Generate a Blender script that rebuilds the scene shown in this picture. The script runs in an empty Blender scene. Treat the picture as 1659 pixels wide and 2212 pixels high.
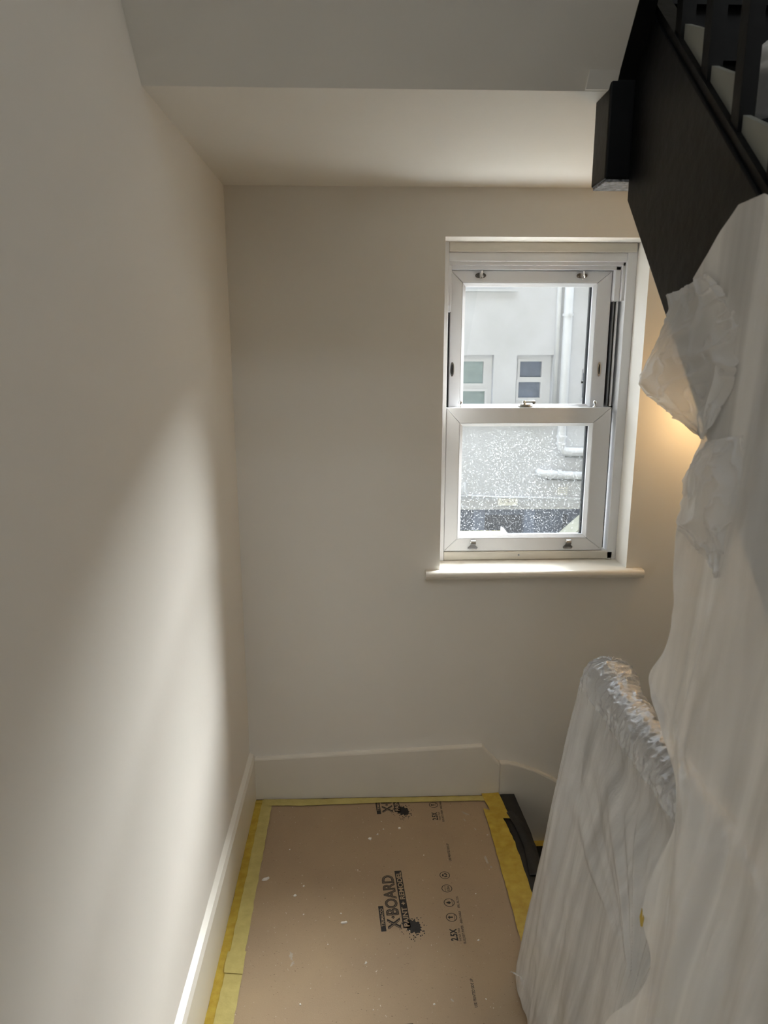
import bpy, bmesh, math, random
import numpy as np
from mathutils import Vector, Matrix

S = bpy.context.scene
COL = S.collection
R = math.radians
random.seed(7)

# ------------------------------------------------------------------ camera
cam_d = bpy.data.cameras.new('camera')
cam_d.sensor_fit = 'HORIZONTAL'; cam_d.sensor_width = 36.0
cam_d.lens = 36.0 * 1530.0 / 1659.0
cam_d.clip_start = .02
cam_d.dof.use_dof = True; cam_d.dof.focus_distance = 2.2; cam_d.dof.aperture_fstop = 9.0
cam = bpy.data.objects.new('camera', cam_d); COL.objects.link(cam)
cam.location = (0, 0, 1.57)
cam.rotation_euler = (R(90 - 12.7), 0, R(-1.85))
S.camera = cam

# ------------------------------------------------------------------ world, lights, exposure
SKY = 5.6
world = bpy.data.worlds.new('overcast_sky'); S.world = world; world.use_nodes = True
bg = world.node_tree.nodes['Background']
bg.inputs['Color'].default_value = (.89, .95, 1.0, 1); bg.inputs['Strength'].default_value = SKY

# hazy low sun behind the roof across the yard: a broad soft glow, cut off by that roof and by the sash window
sd = bpy.data.lights.new('hazy_sun', 'SUN'); sd.energy = 30.0; sd.angle = R(40); sd.color = (1.0, .98, .94)
so = bpy.data.objects.new('hazy_sun', sd); COL.objects.link(so); so.location = (6, 9, 8)
_az, _el = R(45), R(33)
so.rotation_euler = Vector((math.sin(_az) * math.cos(_el), math.cos(_az) * math.cos(_el), math.sin(_el))).to_track_quat('Z', 'Y').to_euler()
# portals guide the sky light through the sash window and through the stair window behind the viewer
def portal(name, loc, rot, sx, sy):
    l = bpy.data.lights.new(name, 'AREA'); l.shape = 'RECTANGLE'; l.size = sx; l.size_y = sy; l.cycles.is_portal = True
    o = bpy.data.objects.new(name, l); COL.objects.link(o); o.location = loc; o.rotation_euler = rot
portal('sash_window_portal', (.58, 2.60, 1.38), (R(-90), 0, 0), .62, 1.06)
RW = (-.05, 1.30, 3.80, 4.50)      # opening of the stair window in the rear wall
portal('stair_window_portal', ((RW[0] + RW[1]) / 2, -1.87, (RW[2] + RW[3]) / 2), (R(90), 0, 0), RW[1] - RW[0], RW[3] - RW[2])
SKL = (-.25, 1.30, -1.60, -.66)  # opening of the roof light over the stairwell
portal('roof_light_portal', ((SKL[0] + SKL[1]) / 2, (SKL[2] + SKL[3]) / 2, 4.95), (0, 0, 0), SKL[1] - SKL[0], SKL[3] - SKL[2])

S.view_settings.view_transform = 'Standard'
S.view_settings.look = 'None'
S.view_settings.gamma = 1.0
S.view_settings.use_curve_mapping = False
S.view_settings.exposure = 0.2
S.cycles.max_bounces = 10; S.cycles.diffuse_bounces = 6; S.cycles.transparent_max_bounces = 16
S.cycles.caustics_reflective = False; S.cycles.caustics_refractive = False

# ------------------------------------------------------------------ materials
def srgb(r, g, b):
    f = lambda c: c / 12.92 if c <= .04045 else ((c + .055) / 1.055) ** 2.4
    return (f(r / 255), f(g / 255), f(b / 255), 1)

def mat(name, col, rough=.5, var=.06, vscale=6., bump=0., bscale=60., metal=0., spec=.5, col2=None, detail=4., stretch=None):
    m = bpy.data.materials.new(name); m.use_nodes = True
    nt = m.node_tree; N = nt.nodes; L = nt.links
    p = N['Principled BSDF']
    tc = N.new('ShaderNodeTexCoord'); src = tc.outputs['Object']
    if stretch:
        mp = N.new('ShaderNodeMapping'); mp.inputs['Scale'].default_value = stretch
        L.new(src, mp.inputs[0]); src = mp.outputs[0]
    n = N.new('ShaderNodeTexNoise'); n.inputs['Scale'].default_value = vscale; n.inputs['Detail'].default_value = detail
    L.new(src, n.inputs['Vector'])
    mx = N.new('ShaderNodeMix'); mx.data_type = 'RGBA'
    c2 = col2 or tuple(max(0, c * (1 - var * 2)) for c in col[:3]) + (1,)
    mx.inputs[6].default_value = col; mx.inputs[7].default_value = c2
    rp = N.new('ShaderNodeMapRange'); rp.inputs[1].default_value = .3; rp.inputs[2].default_value = .7
    L.new(n.outputs['Fac'], rp.inputs[0]); L.new(rp.outputs[0], mx.inputs[0])
    L.new(mx.outputs[2], p.inputs['Base Color'])
    p.inputs['Roughness'].default_value = rough; p.inputs['Metallic'].default_value = metal
    p.inputs['Specular IOR Level'].default_value = spec
    if bump > 0:
        b = N.new('ShaderNodeBump'); b.inputs['Strength'].default_value = bump; b.inputs['Distance'].default_value = .004
        n2 = N.new('ShaderNodeTexNoise'); n2.inputs['Scale'].default_value = bscale; n2.inputs['Detail'].default_value = 5
        L.new(src, n2.inputs['Vector']); L.new(n2.outputs['Fac'], b.inputs['Height']); L.new(b.outputs[0], p.inputs['Normal'])
    return m

M = {}
M['wall'] = mat('wall_paint', srgb(230, 227, 221), .62, .015, 2.2, .10, 45)
M['soffit'] = mat('soffit_paint', srgb(230, 228, 223), .6, .015, 3., .10, 30)
M['skirt'] = mat('skirting_satin_paint', srgb(226, 222, 213), .32, .02, 5., .06, 35)
M['upvc'] = mat('white_window_frame', srgb(226, 228, 232), .28, .015, 6.)
M['oldwhite'] = mat('old_white_gloss_trim', srgb(216, 212, 202), .3, .05, 9., .12, 50, stretch=(1, 4, 4))
M['black'] = mat('black_satin_paint', srgb(10, 11, 13), .45, .2, 10., .25, 40, spec=.22)
M['blackend'] = mat('black_paint_rough_end', srgb(34, 35, 38), .25, .2, 90., .9, 120, col2=srgb(176, 178, 184))  # pale grey speckles mixed over the dark base
M['chrome'] = mat('polished_chrome', (.78, .79, .80, 1), .12, .02, 20., metal=1.)
M['dark'] = mat('dark_channel', srgb(28, 30, 34), .4, .1, 20.)
M['alu'] = mat('grey_balance_strip', srgb(120, 124, 130), .3, .05, 20., metal=.6)
M['floor'] = mat('bare_floorboards', srgb(122, 100, 66), .6, .2, 8., .2, 40, stretch=(6, 1, 1))
M['blackpaper'] = mat('black_covering', srgb(30, 29, 28), .5, .2, 14., .5, 30)
M['ink'] = mat('black_print_ink', srgb(38, 36, 35), .7, .25, 300.)
M['knock'] = mat('board_showing_through_print', srgb(170, 147, 119), .75, .08, 200.)
M['flake'] = mat('white_paint_flake', srgb(235, 232, 226), .5, .05, 60.)
M['tread'] = mat('grey_step_patch', srgb(138, 140, 134), .5, .04, 9.)
M['render'] = mat('white_render', srgb(200, 202, 207), .85, .05, 1.6, .5, 9, col2=srgb(184, 186, 188))
M['bandgrey'] = mat('white_render_plinth', srgb(190, 190, 188), .85, .04, 3., .3, 12)
M['farframe'] = mat('white_far_window_frame', srgb(206, 208, 212), .4, .02, 3.)
M['pane1'] = mat('obscured_pane_green', srgb(150, 168, 170), .25, .08, 9., .3, 50)
M['pane2'] = mat('obscured_pane_blue', srgb(118, 130, 150), .25, .15, 6., .3, 50)
M['pipe'] = mat('white_painted_pipe', srgb(204, 206, 209), .5, .04, 5.)
M['mottled'] = mat('mottled_grey', srgb(120, 122, 116), .9, .3, 50., .5, 80)
M['bluedoor'] = mat('blue_grey_boarding', srgb(92, 104, 126), .6, .12, 3.)
M['bluepost'] = mat('pale_blue_post', srgb(122, 136, 164), .6, .08, 5.)
M['darkdoor'] = mat('dark_garage_opening', srgb(54, 58, 68), .7, .15, 4.)
M['brick'] = mat('sky_block_brick', srgb(62, 60, 58), .9, .15, 12.)  # kept dark so the added outer walls bounce little light
M['yard'] = mat('yard_asphalt', srgb(100, 100, 98), .9, .1, 2.)
M['bounceroof'] = mat('white_bounce_roof', srgb(238, 237, 233), .9, .08, 8.)  # white so the added roof bounces light to the soffit
M['timber'] = mat('pale_timber', srgb(206, 200, 150), .7, .12, 6., stretch=(1, 8, 8))
M['roofsheet'] = mat('pale_roof_sheet', srgb(196, 196, 178), .7, .08, 4.)
M['cream'] = mat('cream_upper_wall', srgb(216, 208, 190), .7, .02, 4.)
M['plate'] = mat('cream_fixing_plate', srgb(238, 236, 224), .6, .04, 9.)

# kraft board with fibres and specks
def kraft():
    m = mat('kraft_protection_board', srgb(166, 144, 116), .72, .05, 5., .12, 300, col2=srgb(158, 136, 111))
    nt = m.node_tree; N = nt.nodes; L = nt.links; p = N['Principled BSDF']
    old = p.inputs['Base Color'].links[0].from_socket
    tc = N.new('ShaderNodeTexCoord')
    def layer(prev, scale, lo, hi, col, st):
        mp = N.new('ShaderNodeMapping'); mp.inputs['Scale'].default_value = st; mp.inputs['Rotation'].default_value = (0, 0, .6)
        n = N.new('ShaderNodeTexNoise'); n.inputs['Scale'].default_value = scale; n.inputs['Detail'].default_value = 2
        r = N.new('ShaderNodeMapRange'); r.inputs[1].default_value = lo; r.inputs[2].default_value = hi
        x = N.new('ShaderNodeMix'); x.data_type = 'RGBA'; x.inputs[7].default_value = col
        L.new(tc.outputs['Object'], mp.inputs[0]); L.new(mp.outputs[0], n.inputs['Vector'])
        L.new(n.outputs['Fac'], r.inputs[0]); L.new(r.outputs[0], x.inputs[0]); L.new(prev, x.inputs[6])
        return x.outputs[2]
    c = layer(old, 500, .60, .85, srgb(186, 162, 134), (1, 1, 1))
    c = layer(c, 150, .70, .76, srgb(96, 78, 62), (1, 2.6, 1))
    c = layer(c, 120, .73, .77, srgb(214, 204, 190), (2, 1, 1))
    L.new(c, p.inputs['Base Color'])
    return m
M['kraft'] = kraft()

def tape_mat(name, col, col2, see, tint=(1, .92, .55, 1)):
    m = mat(name, col, .42, .1, 38., .35, 90, col2=col2)
    nt = m.node_tree; N = nt.nodes; L = nt.links
    t = N.new('ShaderNodeBsdfTransparent'); t.inputs[0].default_value = tint
    x = N.new('ShaderNodeMixShader'); x.inputs[0].default_value = see
    L.new(N['Principled BSDF'].outputs[0], x.inputs[1]); L.new(t.outputs[0], x.inputs[2])
    L.new(x.outputs[0], N['Material Output'].inputs[0])
    return m
M['tape'] = tape_mat('yellow_washi_tape', srgb(206, 180, 74), srgb(184, 154, 52), .12)
M['tapepale'] = tape_mat('pale_yellow_tape_on_board', srgb(206, 192, 122), srgb(190, 176, 108), .12)

def plastic(name, see, col=(.80, .79, .78, 1), bscale=40., bstr=.5, stretch=(1, 1, .25), rough=.28, trans=.45, gl=.05, layers=None):
    m = bpy.data.materials.new(name); m.use_nodes = True
    nt = m.node_tree; N = nt.nodes; L = nt.links
    N.remove(N['Principled BSDF'])
    tc = N.new('ShaderNodeTexCoord'); mp = N.new('ShaderNodeMapping'); mp.inputs['Scale'].default_value = stretch
    L.new(tc.outputs['Object'], mp.inputs[0])
    n = N.new('ShaderNodeTexNoise'); n.inputs['Scale'].default_value = bscale; n.inputs['Detail'].default_value = 6
    n.inputs['Roughness'].default_value = .6; n.inputs['Distortion'].default_value = .8
    L.new(mp.outputs[0], n.inputs['Vector'])
    b = N.new('ShaderNodeBump'); b.inputs['Strength'].default_value = bstr; b.inputs['Distance'].default_value = .006
    L.new(n.outputs['Fac'], b.inputs['Height'])
    d = N.new('ShaderNodeBsdfDiffuse'); d.inputs[0].default_value = col
    t = N.new('ShaderNodeBsdfTranslucent'); t.inputs[0].default_value = col
    g = N.new('ShaderNodeBsdfGlossy'); g.inputs['Roughness'].default_value = rough; g.inputs[0].default_value = (.9, .92, .95, 1)
    tr = N.new('ShaderNodeBsdfTransparent')
    for s in (d, t, g): L.new(b.outputs[0], s.inputs['Normal'])
    a1 = N.new('ShaderNodeMixShader'); a1.inputs[0].default_value = trans
    L.new(d.outputs[0], a1.inputs[1]); L.new(t.outputs[0], a1.inputs[2])
    a2 = N.new('ShaderNodeMixShader'); a2.inputs[0].default_value = see
    L.new(a1.outputs[0], a2.inputs[1]); L.new(tr.outputs[0], a2.inputs[2])
    if layers:   # gathered film lies in more or fewer layers: its opacity varies in hanging streaks
        lo_, hi_, sc, st = layers
        mp2 = N.new('ShaderNodeMapping'); mp2.inputs['Scale'].default_value = st; L.new(tc.outputs['Object'], mp2.inputs[0])
        n3 = N.new('ShaderNodeTexNoise'); n3.inputs['Scale'].default_value = sc; n3.inputs['Detail'].default_value = 4; n3.inputs['Distortion'].default_value = .5
        L.new(mp2.outputs[0], n3.inputs['Vector'])
        mr = N.new('ShaderNodeMapRange'); mr.inputs[1].default_value = .36; mr.inputs[2].default_value = .66; mr.inputs[3].default_value = lo_; mr.inputs[4].default_value = hi_
        L.new(n3.outputs['Fac'], mr.inputs[0]); L.new(mr.outputs[0], a2.inputs[0])
    fl0 = N.new('ShaderNodeLayerWeight'); fl0.inputs[0].default_value = .5; L.new(b.outputs[0], fl0.inputs['Normal'])
    fl1 = N.new('ShaderNodeMath'); fl1.operation = 'POWER'; fl1.inputs[1].default_value = 4; L.new(fl0.outputs['Facing'], fl1.inputs[0])
    fr = N.new('ShaderNodeMapRange'); fr.inputs[3].default_value = gl; fr.inputs[4].default_value = .55; L.new(fl1.outputs[0], fr.inputs[0])
    a3 = N.new('ShaderNodeMixShader'); L.new(fr.outputs[0], a3.inputs[0])
    L.new(a2.outputs[0], a3.inputs[1]); L.new(g.outputs[0], a3.inputs[2])
    L.new(a3.outputs[0], N['Material Output'].inputs[0])
    return m
M['film'] = plastic('milky_dust_sheet', .11, (.95, .94, .93, 1), bscale=24., bstr=.45, stretch=(1, 1, .12), trans=.2, layers=(.0, .34, 13., (.3, 1, .07)))
M['flap'] = plastic('thin_dust_sheet_flap', .14, (.95, .94, .93, 1), bscale=18., bstr=.22, stretch=(1, 1, .7), trans=.36)
M['railfilm'] = plastic('milky_rail_sheet', .13, (.95, .95, .96, 1), bscale=70., bstr=.3, stretch=(1, 1, .12), rough=.2, trans=.40, layers=(.0, .34, 16., (.5, 1, .08)))
M['crinkle'] = plastic('crinkled_film_on_rail', .34, (.85, .86, .88, 1), bscale=90., bstr=.5, stretch=(1, 1.6, .4), rough=.14, trans=.3, gl=.28)

def glass(name, dust):
    m = bpy.data.materials.new(name); m.use_nodes = True
    nt = m.node_tree; N = nt.nodes; L = nt.links; N.remove(N['Principled BSDF'])
    tr = N.new('ShaderNodeBsdfTransparent'); tr.inputs[0].default_value = (.95, .97, .98, 1)
    g = N.new('ShaderNodeBsdfGlossy'); g.inputs['Roughness'].default_value = .02
    lw0 = N.new('ShaderNodeLayerWeight'); lw0.inputs[0].default_value = .5
    lw1 = N.new('ShaderNodeMath'); lw1.operation = 'POWER'; lw1.inputs[1].default_value = 5; L.new(lw0.outputs['Facing'], lw1.inputs[0])
    lw = N.new('ShaderNodeMapRange'); lw.inputs[3].default_value = .03; lw.inputs[4].default_value = .8; L.new(lw1.outputs[0], lw.inputs[0])
    x = N.new('ShaderNodeMixShader'); L.new(lw.outputs[0], x.inputs[0]); L.new(tr.outputs[0], x.inputs[1]); L.new(g.outputs[0], x.inputs[2])
    df = N.new('ShaderNodeBsdfTranslucent'); df.inputs[0].default_value = (.8, .84, .9, 1)
    tc = N.new('ShaderNodeTexCoord')
    n = N.new('ShaderNodeTexNoise'); n.inputs['Scale'].default_value = 210; n.inputs['Detail'].default_value = 3
    L.new(tc.outputs['Object'], n.inputs['Vector'])
    n2 = N.new('ShaderNodeTexNoise'); n2.inputs['Scale'].default_value = 9; L.new(tc.outputs['Object'], n2.inputs['Vector'])
    r = N.new('ShaderNodeMapRange'); r.inputs[1].default_value = .60; r.inputs[2].default_value = .68; r.inputs[4].default_value = dust
    L.new(n.outputs['Fac'], r.inputs[0])
    mu = N.new('ShaderNodeMath'); mu.operation = 'MULTIPLY'; L.new(r.outputs[0], mu.inputs[0]); L.new(n2.outputs['Fac'], mu.inputs[1])
    ad = N.new('ShaderNodeMath'); ad.operation = 'ADD'; ad.inputs[1].default_value = dust * .04; L.new(mu.outputs[0], ad.inputs[0])
    y = N.new('ShaderNodeMixShader'); L.new(ad.outputs[0], y.inputs[0]); L.new(x.outputs[0], y.inputs[1]); L.new(df.outputs[0], y.inputs[2])
    L.new(y.outputs[0], N['Material Output'].inputs[0])
    return m
M['glass'] = glass('clear_glass', .04)
M['dustyglass'] = glass('dusty_glass', .26)

def emit(name, col, st):
    m = bpy.data.materials.new(name); m.use_nodes = True
    p = m.node_tree.nodes['Principled BSDF']; p.inputs['Base Color'].default_value = col
    p.inputs['Emission Color'].default_value = col; p.inputs['Emission Strength'].default_value = st
    return m
M['bulb'] = emit('warm_bulb_glass', (1, .72, .38, 1), 6.)

# ------------------------------------------------------------------ mesh helpers
class MB:
    def __init__(s): s.bm = bmesh.new()
    def box(s, x0, x1, y0, y1, z0, z1, bev=0, seg=2):
        r = bmesh.ops.create_cube(s.bm, size=1)
        vs = r['verts']
        for v in vs:
            v.co = Vector((x0 + (v.co.x + .5) * (x1 - x0), y0 + (v.co.y + .5) * (y1 - y0), z0 + (v.co.z + .5) * (z1 - z0)))
        if bev:
            es = list({e for v in vs for e in v.link_edges})
            bmesh.ops.bevel(s.bm, geom=es, offset=bev, segments=seg, profile=.5, affect='EDGES')
        return s
    def prism(s, pts, axis, a, b):
        """extrude a 2D outline along an axis; pts are the other two coordinates in x,y,z order"""
        def P(p, w):
            return Vector({'x': (w, p[0], p[1]), 'y': (p[0], w, p[1]), 'z': (p[0], p[1], w)}[axis])
        v0 = [s.bm.verts.new(P(p, a)) for p in pts]; v1 = [s.bm.verts.new(P(p, b)) for p in pts]
        n = len(pts); fs = [s.bm.faces.new(v0), s.bm.faces.new(v1)]
        for i in range(n): fs.append(s.bm.faces.new((v0[i], v0[(i + 1) % n], v1[(i + 1) % n], v1[i])))
        bmesh.ops.recalc_face_normals(s.bm, faces=fs)
        return s
    def tube(s, pts, rad, n=12, cap=True):
        pts = [Vector(p) for p in pts]; rings = []
        rad = rad if isinstance(rad, (list, tuple)) else [rad] * len(pts)
        up = None
        for i, p in enumerate(pts):
            d = (pts[min(i + 1, len(pts) - 1)] - pts[max(i - 1, 0)]).normalized()
            if up is None:
                up = d.orthogonal().normalized()
            up = (up - d * up.dot(d)).normalized(); w = d.cross(up)
            rings.append([s.bm.verts.new(p + (up * math.cos(2 * math.pi * k / n) + w * math.sin(2 * math.pi * k / n)) * rad[i]) for k in range(n)])
        fs = []
        for a, b in zip(rings, rings[1:]):
            for k in range(n): fs.append(s.bm.faces.new((a[k], a[(k + 1) % n], b[(k + 1) % n], b[k])))
        if cap: fs += [s.bm.faces.new(rings[0]), s.bm.faces.new(rings[-1])]
        bmesh.ops.recalc_face_normals(s.bm, faces=fs)
        return s
    def lathe(s, prof, c, axis='z', n=20):
        rings = []
        for r, h in prof:
            ring = []
            for k in range(n):
                a = 2 * math.pi * k / n; u, v = r * math.cos(a), r * math.sin(a)
                o = {'z': (u, v, h), 'y': (u, h, v), 'x': (h, u, v)}[axis]
                ring.append(s.bm.verts.new(Vector(c) + Vector(o)))
            rings.append(ring)
        fs = []
        for a, b in zip(rings, rings[1:]):
            for k in range(n): fs.append(s.bm.faces.new((a[k], a[(k + 1) % n], b[(k + 1) % n], b[k])))
        fs += [s.bm.faces.new(rings[0]), s.bm.faces.new(rings[-1])]
        bmesh.ops.recalc_face_normals(s.bm, faces=fs)
        return s
    def walled(s, us, ws, holes, plane, a, b):
        """slab from a to b along the plane axis, with rectangular holes (u0,u1,w0,w1)"""
        us = sorted(set(us) | {h[0] for h in holes} | {h[1] for h in holes})
        ws = sorted(set(ws) | {h[2] for h in holes} | {h[3] for h in holes})
        V = {}
        def vv(i, j, w):
            k = (i, j, w)
            if k not in V:
                u, z = us[i], ws[j]
                V[k] = s.bm.verts.new((u, w, z) if plane == 'y' else (w, u, z))
            return V[k]
        solid = {}
        for i in range(len(us) - 1):
            for j in range(len(ws) - 1):
                cu, cw = (us[i] + us[i + 1]) / 2, (ws[j] + ws[j + 1]) / 2
                solid[i, j] = not any(h[0] < cu < h[1] and h[2] < cw < h[3] for h in holes)
        fs = []
        for (i, j), ok in solid.items():
            if not ok: continue
            for w in (a, b): fs.append(s.bm.faces.new([vv(i, j, w), vv(i + 1, j, w), vv(i + 1, j + 1, w), vv(i, j + 1, w)]))
            for di, dj, e in ((-1, 0, ((i, j), (i, j + 1))), (1, 0, ((i + 1, j), (i + 1, j + 1))), (0, -1, ((i, j), (i + 1, j))), (0, 1, ((i, j + 1), (i + 1, j + 1)))):
                if not solid.get((i + di, j + dj), False):
                    (p, q), (r_, t) = e
                    fs.append(s.bm.faces.new([vv(p, q, a), vv(r_, t, a), vv(r_, t, b), vv(p, q, b)]))
        bmesh.ops.recalc_face_normals(s.bm, faces=fs)
        return s
    def build(s, name, m, parent=None, smooth=False, loc=None):
        me = bpy.data.meshes.new(name); s.bm.to_mesh(me); s.bm.free()
        me.materials.append(M[m] if isinstance(m, str) else m)
        if smooth:
            for p in me.polygons: p.use_smooth = True
        o = bpy.data.objects.new(name, me); COL.objects.link(o)
        if parent: o.parent = parent
        return o

def tag(o, label=None, cat=None, group=None, kind=None):
    if label: o['label'] = label
    if cat: o['category'] = cat
    if group: o['group'] = group
    if kind: o['kind'] = kind
    return o
def struct(o, label=None): return tag(o, label, kind='structure')
def empty(name, loc=(0, 0, 0), parent=None):
    o = bpy.data.objects.new(name, None); COL.objects.link(o); o.empty_display_size = .1
    if parent is None: o.location = loc
    else: o.parent = parent
    return o
def box(name, m, parent, *a, bev=0):
    return MB().box(*a, bev=bev).build(name, m, parent)

# ------------------------------------------------------------------ room shell
XL, XR, YB, YR = -.405, 1.40, 2.287, -1.70
struct(MB().walled([YR, YB + .36], [-1.6, 4.9], [], 'x', XL - .12, XL).build('wall_left', 'wall'), 'long pale plaster wall on the left with soft window light')
bw = MB().walled([XL - .12, XR + .12], [-1.6, 2.19], [(.262, .90, .822, 1.915)], 'y', YB, YB + .30).build('wall_back', 'wall')
struct(bw, 'pale plaster wall around the sash window')
struct(MB().walled([XL - .12, XR + .12], [2.19, 4.9], [], 'y', YB, YB + .30).build('wall_upper_back', 'cream'), 'cream wall above the half landing seen between balusters')
struct(MB().walled([YR, YB + .36], [-1.6, 4.9], [], 'x', XR, XR + .12).build('wall_right', 'wall'), 'pale wall on the far side of the stairs')
struct(MB().walled([XL - .12, XR + .12], [-1.6, 4.9], [RW], 'y', YR - .15, YR).build('wall_rear', 'wall'), 'wall behind the viewer with a tall window')
cl = MB()
for a in ((XL - .12, XR + .12, YR - .15, SKL[2]), (XL - .12, XR + .12, SKL[3], YB + .3), (XL - .12, SKL[0], SKL[2], SKL[3]), (SKL[1], XR + .12, SKL[2], SKL[3])): cl.box(*a, 4.8, 4.9)
struct(cl.build('ceiling', 'soffit'), 'white ceiling high above the stairwell with a roof light')
fl = MB().box(XL, .535, YR, YB, -.20, 0).build('floor', 'floor'); struct(fl, 'bare wooden landing floor under the brown board')
struct(box('floor_lower', 'floor', None, XL, XR, YR, YB, -1.6, -1.5), 'floor of the hall below the landing')
struct(box('floor_stair_foot', 'floor', None, .535, XR, YR, -.52, -.20, 0), 'landing floor at the foot of the upper flight')
# window frame in the rear wall
w2 = empty('window_2', (RW[0], YR - .08, RW[2])); struct(w2, 'stair window high behind the viewer')
_w, _h = RW[1] - RW[0], RW[3] - RW[2]
for nm, a in (('jamb', (0, .05, -.04, .04, 0, _h)), ('jamb', (_w - .05, _w, -.04, .04, 0, _h)), ('head', (.05, _w - .05, -.04, .04, _h - .05, _h)), ('sill', (.05, _w - .05, -.04, .04, 0, .05))):
    box(nm, 'upvc', w2, *a)

# level soffit of the half landing, and the sloping soffit of the flight above
hl = MB().box(XL, XR, 1.478, YB, 2.056, 2.19).build('half_landing_slab', 'soffit'); struct(hl, 'pale level soffit over the window, underside of the half landing')
sl = MB().prism([(1.478, 2.055), (-.55, 2.055 + 2.028 * 1.1), (-.55, 2.055 + 2.028 * 1.1 + .22), (1.478, 2.19)], 'x', XL, .487).build('upper_flight_soffit', 'soffit')
struct(sl, 'shadowed sloping soffit at the top, underside of the upper flight')
struct(MB().walled([-25, 28], [4.9, 14.0], [], 'y', YB + .0, YB + .30).build('wall_sky_block', 'brick'), 'unseen outer wall high above the window, added to hold sky light off the far building')  # unseen walls, added to block sky light from the building opposite
struct(MB().walled([-25, XL - .12], [-2.6, 4.9], [], 'y', YB, YB + .30).build('wall_sky_block_left', 'brick'), 'unseen outer wall left of the stairwell, added to hold sky light off the far building')
struct(MB().walled([XR + .12, 28], [-2.6, 4.9], [], 'y', YB, YB + .30).build('wall_sky_block_right', 'brick'), 'unseen outer wall right of the stairwell, added to hold sky light off the far building')
# small plaster return where the sloping soffit meets the newel
struct(MB().prism([(1.478, 2.056), (1.47, 2.056), (1.452, 2.083), (1.478, 2.083)], 'x', .43, .487).build('trim_soffit_return', 'soffit'), 'small rough plaster patch beside the black newel')

# skirting boards
sk = MB().prism([(XL, 0), (-.386, 0), (-.386, .158), (-.392, .172), (XL, .180)], 'y', YR, YB).build('baseboard_left', 'skirt')
struct(sk, 'glossy off white skirting board along the left wall')
bk = MB()
def strip_yz(poly, y0, y1): return MB().prism(poly, 'y', y0, y1)
b1 = strip_yz([(-.386, 0.003), (.490, .003), (.490, .127), (.424, .200), (-.386, .163)], 2.268, YB)
es = [e for e in b1.bm.edges if all(abs(v.co.y - 2.268) < 1e-4 and v.co.z > .05 for v in e.verts)]
bmesh.ops.bevel(b1.bm, geom=es, offset=.006, segments=2, profile=.5, affect='EDGES')
struct(b1.build('baseboard_back', 'skirt'), 'off white skirting board under the window, stepping down at its right end')
cur = [(.490, .131), (.52, .130), (.558, .121), (.62, .098), (.687, .062), (.76, .008), (.85, -.07), (1.0, -.2), (1.4, -.5)]
b2 = MB().prism(cur + [(1.4, -.9), (.536, -.9), (.536, .003), (.490, .003)], 'y', 2.266, YB)
es = [e for e in b2.bm.edges if all(abs(v.co.y - 2.266) < 1e-4 and v.co.z > -.6 for v in e.verts) and min(v.co.x for v in e.verts) > .489 and max(v.co.z for v in e.verts) > .0]
bmesh.ops.bevel(b2.bm, geom=es, offset=.005, segments=2, profile=.5, affect='EDGES')
struct(b2.build('baseboard_stair', 'skirt'), 'curved stair string board falling to the right of the landing')

# ------------------------------------------------------------------ sash window
win = empty('window_1', (.58, 2.40, .853)); win.matrix_world = Matrix.Translation((0, 0, 0)); win.location = (0, 0, 0)
struct(win, 'white vertical sliding sash window with chrome fittings')
# window board with a rounded nose
sb = MB().box(.262, .90, 2.287, 2.44, .823, .853)
sbo = sb.build('window_board', 'skirt', win)
pr = [(2.287, .853), (2.268, .853)] + [(2.268 - .0135 * math.sin(a), .8385 + .0145 * math.cos(a)) for a in [math.pi * k / 8 for k in range(1, 8)]] + [(2.268, .824), (2.287, .824)]
MB().prism(pr, 'x', .213, .953).build('window_board_nose', 'skirt', win)
# fixed frame
FR = empty('frame', parent=win)
box('jamb', 'upvc', FR, .262, .2865, 2.388, 2.50, .853, 1.915, bev=.002)
box('jamb', 'upvc', FR, .868, .90, 2.392, 2.50, .853, 1.915, bev=.002)
box('head_trim', 'oldwhite', FR, .2865, .896, 2.386, 2.46, 1.885, 1.9148, bev=.003)
box('head', 'upvc', FR, .2865, .868, 2.396, 2.50, 1.857, 1.885, bev=.002)
box('bottom_trim', 'oldwhite', FR, .2865, .889, 2.392, 2.50, .854, .884, bev=.004)
# stepped beads inside the frame around the upper sash
MB().box(.2865, .868, 2.404, 2.50, 1.846, 1.857).build('head_bead', 'upvc', FR)
MB().box(.2865, .862, 2.414, 2.50, 1.834, 1.846).build('head_bead', 'upvc', FR)
box('jamb_bead', 'upvc', FR, .858, .868, 2.404, 2.50, 1.735, 1.857, bev=.002)
box('jamb_bead', 'upvc', FR, .838, .858, 2.414, 2.50, 1.735, 1.846, bev=.003)
box('jamb_bead', 'upvc', FR, .2865, .298, 2.404, 2.50, 1.70, 1.846, bev=.002)
box('jamb_channel', 'dark', FR, .838, .868, 2.462, 2.50, 1.39, 1.735)
box('balance_strip', 'alu', FR, .842, .847, 2.43, 2.462, 1.39, 1.735)
box('balance_strip', 'upvc', FR, .853, .858, 2.425, 2.462, 1.39, 1.735)
box('balance_strip', 'dark', FR, .8475, .8525, 2.435, 2.462, 1.39, 1.735)
box('jamb_channel', 'dark', FR, .2865, .298, 2.45, 2.50, .884, 1.70)
box('jamb_channel', 'dark', FR, .853, .868, 2.44, 2.50, .884, 1.39)

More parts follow.
